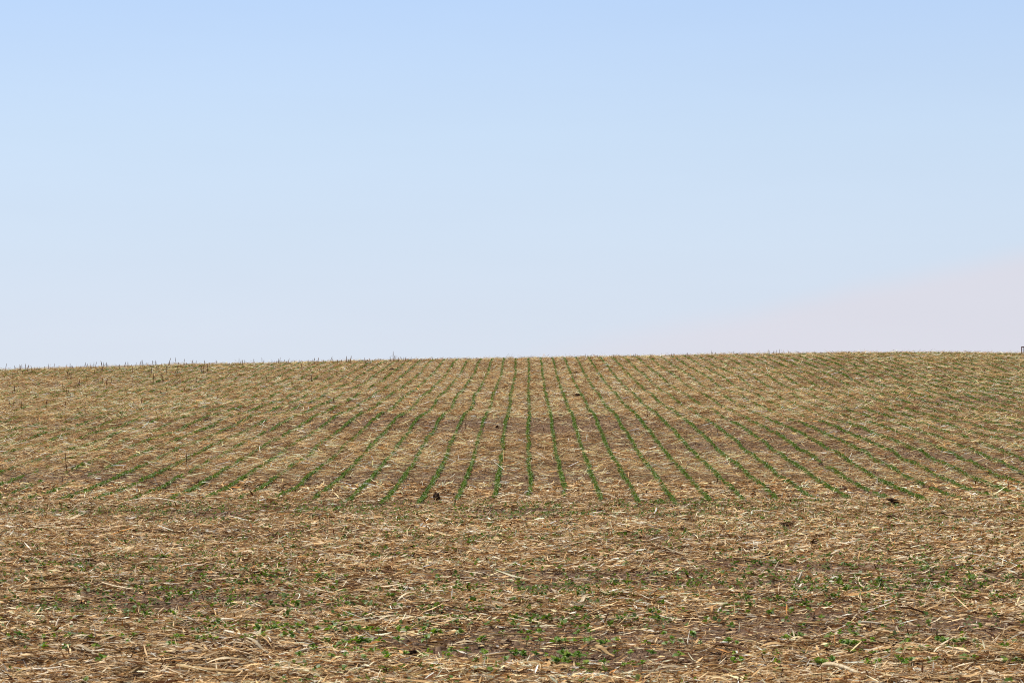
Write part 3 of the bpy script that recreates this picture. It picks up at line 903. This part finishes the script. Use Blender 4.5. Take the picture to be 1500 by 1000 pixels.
# ------------------------------------------------------------------ light and sky
SUN_EL, SUN_AZ = math.radians(61), math.radians(-82)      # azimuth from +Y toward +X
sd = bpy.data.lights.new('sun', 'SUN'); sd.energy = 5.0; sd.angle = math.radians(0.53); sd.color = (1.0, 0.955, 0.88)
so = bpy.data.objects.new('sun', sd); COL.objects.link(so)
so.rotation_euler = (math.pi / 2 - SUN_EL, 0, math.pi - SUN_AZ)

w = bpy.data.worlds.new('World'); scene.world = w; w.use_nodes = True
nt = w.node_tree; nt.nodes.clear(); L = nt.links.new
out = N(nt, 'ShaderNodeOutputWorld'); bg = N(nt, 'ShaderNodeBackground'); bg.inputs['Strength'].default_value = 0.1
sky = N(nt, 'ShaderNodeTexSky', sky_type='NISHITA', sun_disc=False, sun_elevation=SUN_EL, sun_rotation=SUN_AZ)
sky.air_density = 1.0; sky.dust_density = 1.0; sky.ozone_density = 1.0
tc = N(nt, 'ShaderNodeTexCoord'); sx = N(nt, 'ShaderNodeSeparateXYZ'); L(tc.outputs['Generated'], sx.inputs[0])
# hazy band of air above the horizon (radiance, before the 0.1 strength)
el = N(nt, 'ShaderNodeMapRange'); el.inputs['From Min'].default_value = 0.0; el.inputs['From Max'].default_value = 0.20; L(sx.outputs['Z'], el.inputs['Value'])
haze = ramp(nt, [(0.0, (0.70, 0.76, 0.85)), (0.12, (0.685, 0.755, 0.865)), (0.32, (0.64, 0.755, 0.90)), (0.55, (0.59, 0.74, 0.93)), (0.85, (0.495, 0.672, 0.955)), (1.0, (0.465, 0.645, 0.955))])
L(el.outputs[0], haze.inputs['Fac'])
# faint pinkish smoke bank low on the right
at = N(nt, 'ShaderNodeMath', operation='ARCTAN2'); L(sx.outputs['X'], at.inputs[0]); L(sx.outputs['Y'], at.inputs[1])
nz = N(nt, 'ShaderNodeTexNoise'); nz.inputs['Scale'].default_value = 9; nz.inputs['Detail'].default_value = 3; L(tc.outputs['Generated'], nz.inputs['Vector'])
ln = N(nt, 'ShaderNodeMath', operation='MULTIPLY_ADD'); L(at.outputs[0], ln.inputs[0]); ln.inputs[1].default_value = 0.195; ln.inputs[2].default_value = 0.0145
l2 = N(nt, 'ShaderNodeMath', operation='MULTIPLY_ADD'); L(nz.outputs['Fac'], l2.inputs[0]); l2.inputs[1].default_value = 0.010; L(ln.outputs[0], l2.inputs[2])
df = N(nt, 'ShaderNodeMath', operation='SUBTRACT'); L(l2.outputs[0], df.inputs[0]); L(sx.outputs['Z'], df.inputs[1])
ms = N(nt, 'ShaderNodeMapRange', interpolation_type='SMOOTHSTEP'); ms.inputs['From Min'].default_value = -0.004; ms.inputs['From Max'].default_value = 0.012; L(df.outputs[0], ms.inputs['Value'])
fa = N(nt, 'ShaderNodeMapRange', interpolation_type='SMOOTHSTEP'); fa.inputs['From Min'].default_value = -0.11; fa.inputs['From Max'].default_value = 0.12; L(at.outputs[0], fa.inputs['Value'])
mk = N(nt, 'ShaderNodeMath', operation='MULTIPLY'); L(ms.outputs[0], mk.inputs[0]); L(fa.outputs[0], mk.inputs[1])
m2 = N(nt, 'ShaderNodeMath', operation='MULTIPLY'); L(mk.outputs[0], m2.inputs[0]); m2.inputs[1].default_value = 0.75
mxs = N(nt, 'ShaderNodeMix', data_type='RGBA'); L(m2.outputs[0], mxs.inputs[0]); L(haze.outputs['Color'], mxs.inputs[6]); mxs.inputs[7].default_value = (0.745, 0.727, 0.80, 1)
wm = N(nt, 'ShaderNodeMapping'); wm.inputs['Scale'].default_value = (2.0, 2.0, 14.0); L(tc.outputs['Generated'], wm.inputs['Vector'])
wn = N(nt, 'ShaderNodeTexNoise'); wn.inputs['Scale'].default_value = 2.2; wn.inputs['Detail'].default_value = 5; wn.inputs['Roughness'].default_value = 0.55; L(wm.outputs[0], wn.inputs['Vector'])
wr = N(nt, 'ShaderNodeMapRange'); wr.inputs['From Min'].default_value = 0.3; wr.inputs['From Max'].default_value = 0.7; wr.inputs['To Min'].default_value = 9.9; wr.inputs['To Max'].default_value = 10.12; L(wn.outputs['Fac'], wr.inputs['Value'])
az = N(nt, 'ShaderNodeMath', operation='MULTIPLY_ADD'); L(at.outputs[0], az.inputs[0]); az.inputs[1].default_value = -0.9; L(wr.outputs[0], az.inputs[2])
sc10 = N(nt, 'ShaderNodeVectorMath', operation='SCALE'); L(mxs.outputs[2], sc10.inputs[0]); L(az.outputs[0], sc10.inputs['Scale'])
up = N(nt, 'ShaderNodeMapRange', interpolation_type='SMOOTHSTEP'); up.inputs['From Min'].default_value = 0.19; up.inputs['From Max'].default_value = 0.32; L(sx.outputs['Z'], up.inputs['Value'])
dim = N(nt, 'ShaderNodeVectorMath', operation='SCALE'); L(sky.outputs[0], dim.inputs[0]); dim.inputs['Scale'].default_value = 0.6
fin = N(nt, 'ShaderNodeMix', data_type='RGBA'); L(up.outputs[0], fin.inputs[0]); L(sc10.outputs[0], fin.inputs[6]); L(dim.outputs[0], fin.inputs[7])
L(fin.outputs[2], bg.inputs['Color']); L(bg.outputs[0], out.inputs['Surface'])

# ------------------------------------------------------------------ camera
cd = bpy.data.cameras.new('camera'); cd.sensor_width = 22.3; cd.lens = 50; cd.clip_start = 0.5; cd.clip_end = 9000
co = bpy.data.objects.new('camera', cd); COL.objects.link(co)
co.location = (0, 0, CAM_H)
co.rotation_euler = (math.pi / 2 + math.atan((HZY - 500) / F), 0, math.atan((VPX - 750) / F))
cd.dof.use_dof = True; cd.dof.focus_distance = 62.0; cd.dof.aperture_fstop = 5.0
scene.camera = co

scene.render.engine = 'CYCLES'
scene.cycles.use_denoising = False
scene.cycles.max_bounces = 5; scene.cycles.diffuse_bounces = 3
scene.cycles.pixel_filter_type = 'BLACKMAN_HARRIS'; scene.cycles.filter_width = 1.0
scene.view_settings.view_transform = 'Standard'; scene.view_settings.look = 'None'
scene.view_settings.exposure = 0; scene.view_settings.gamma = 1
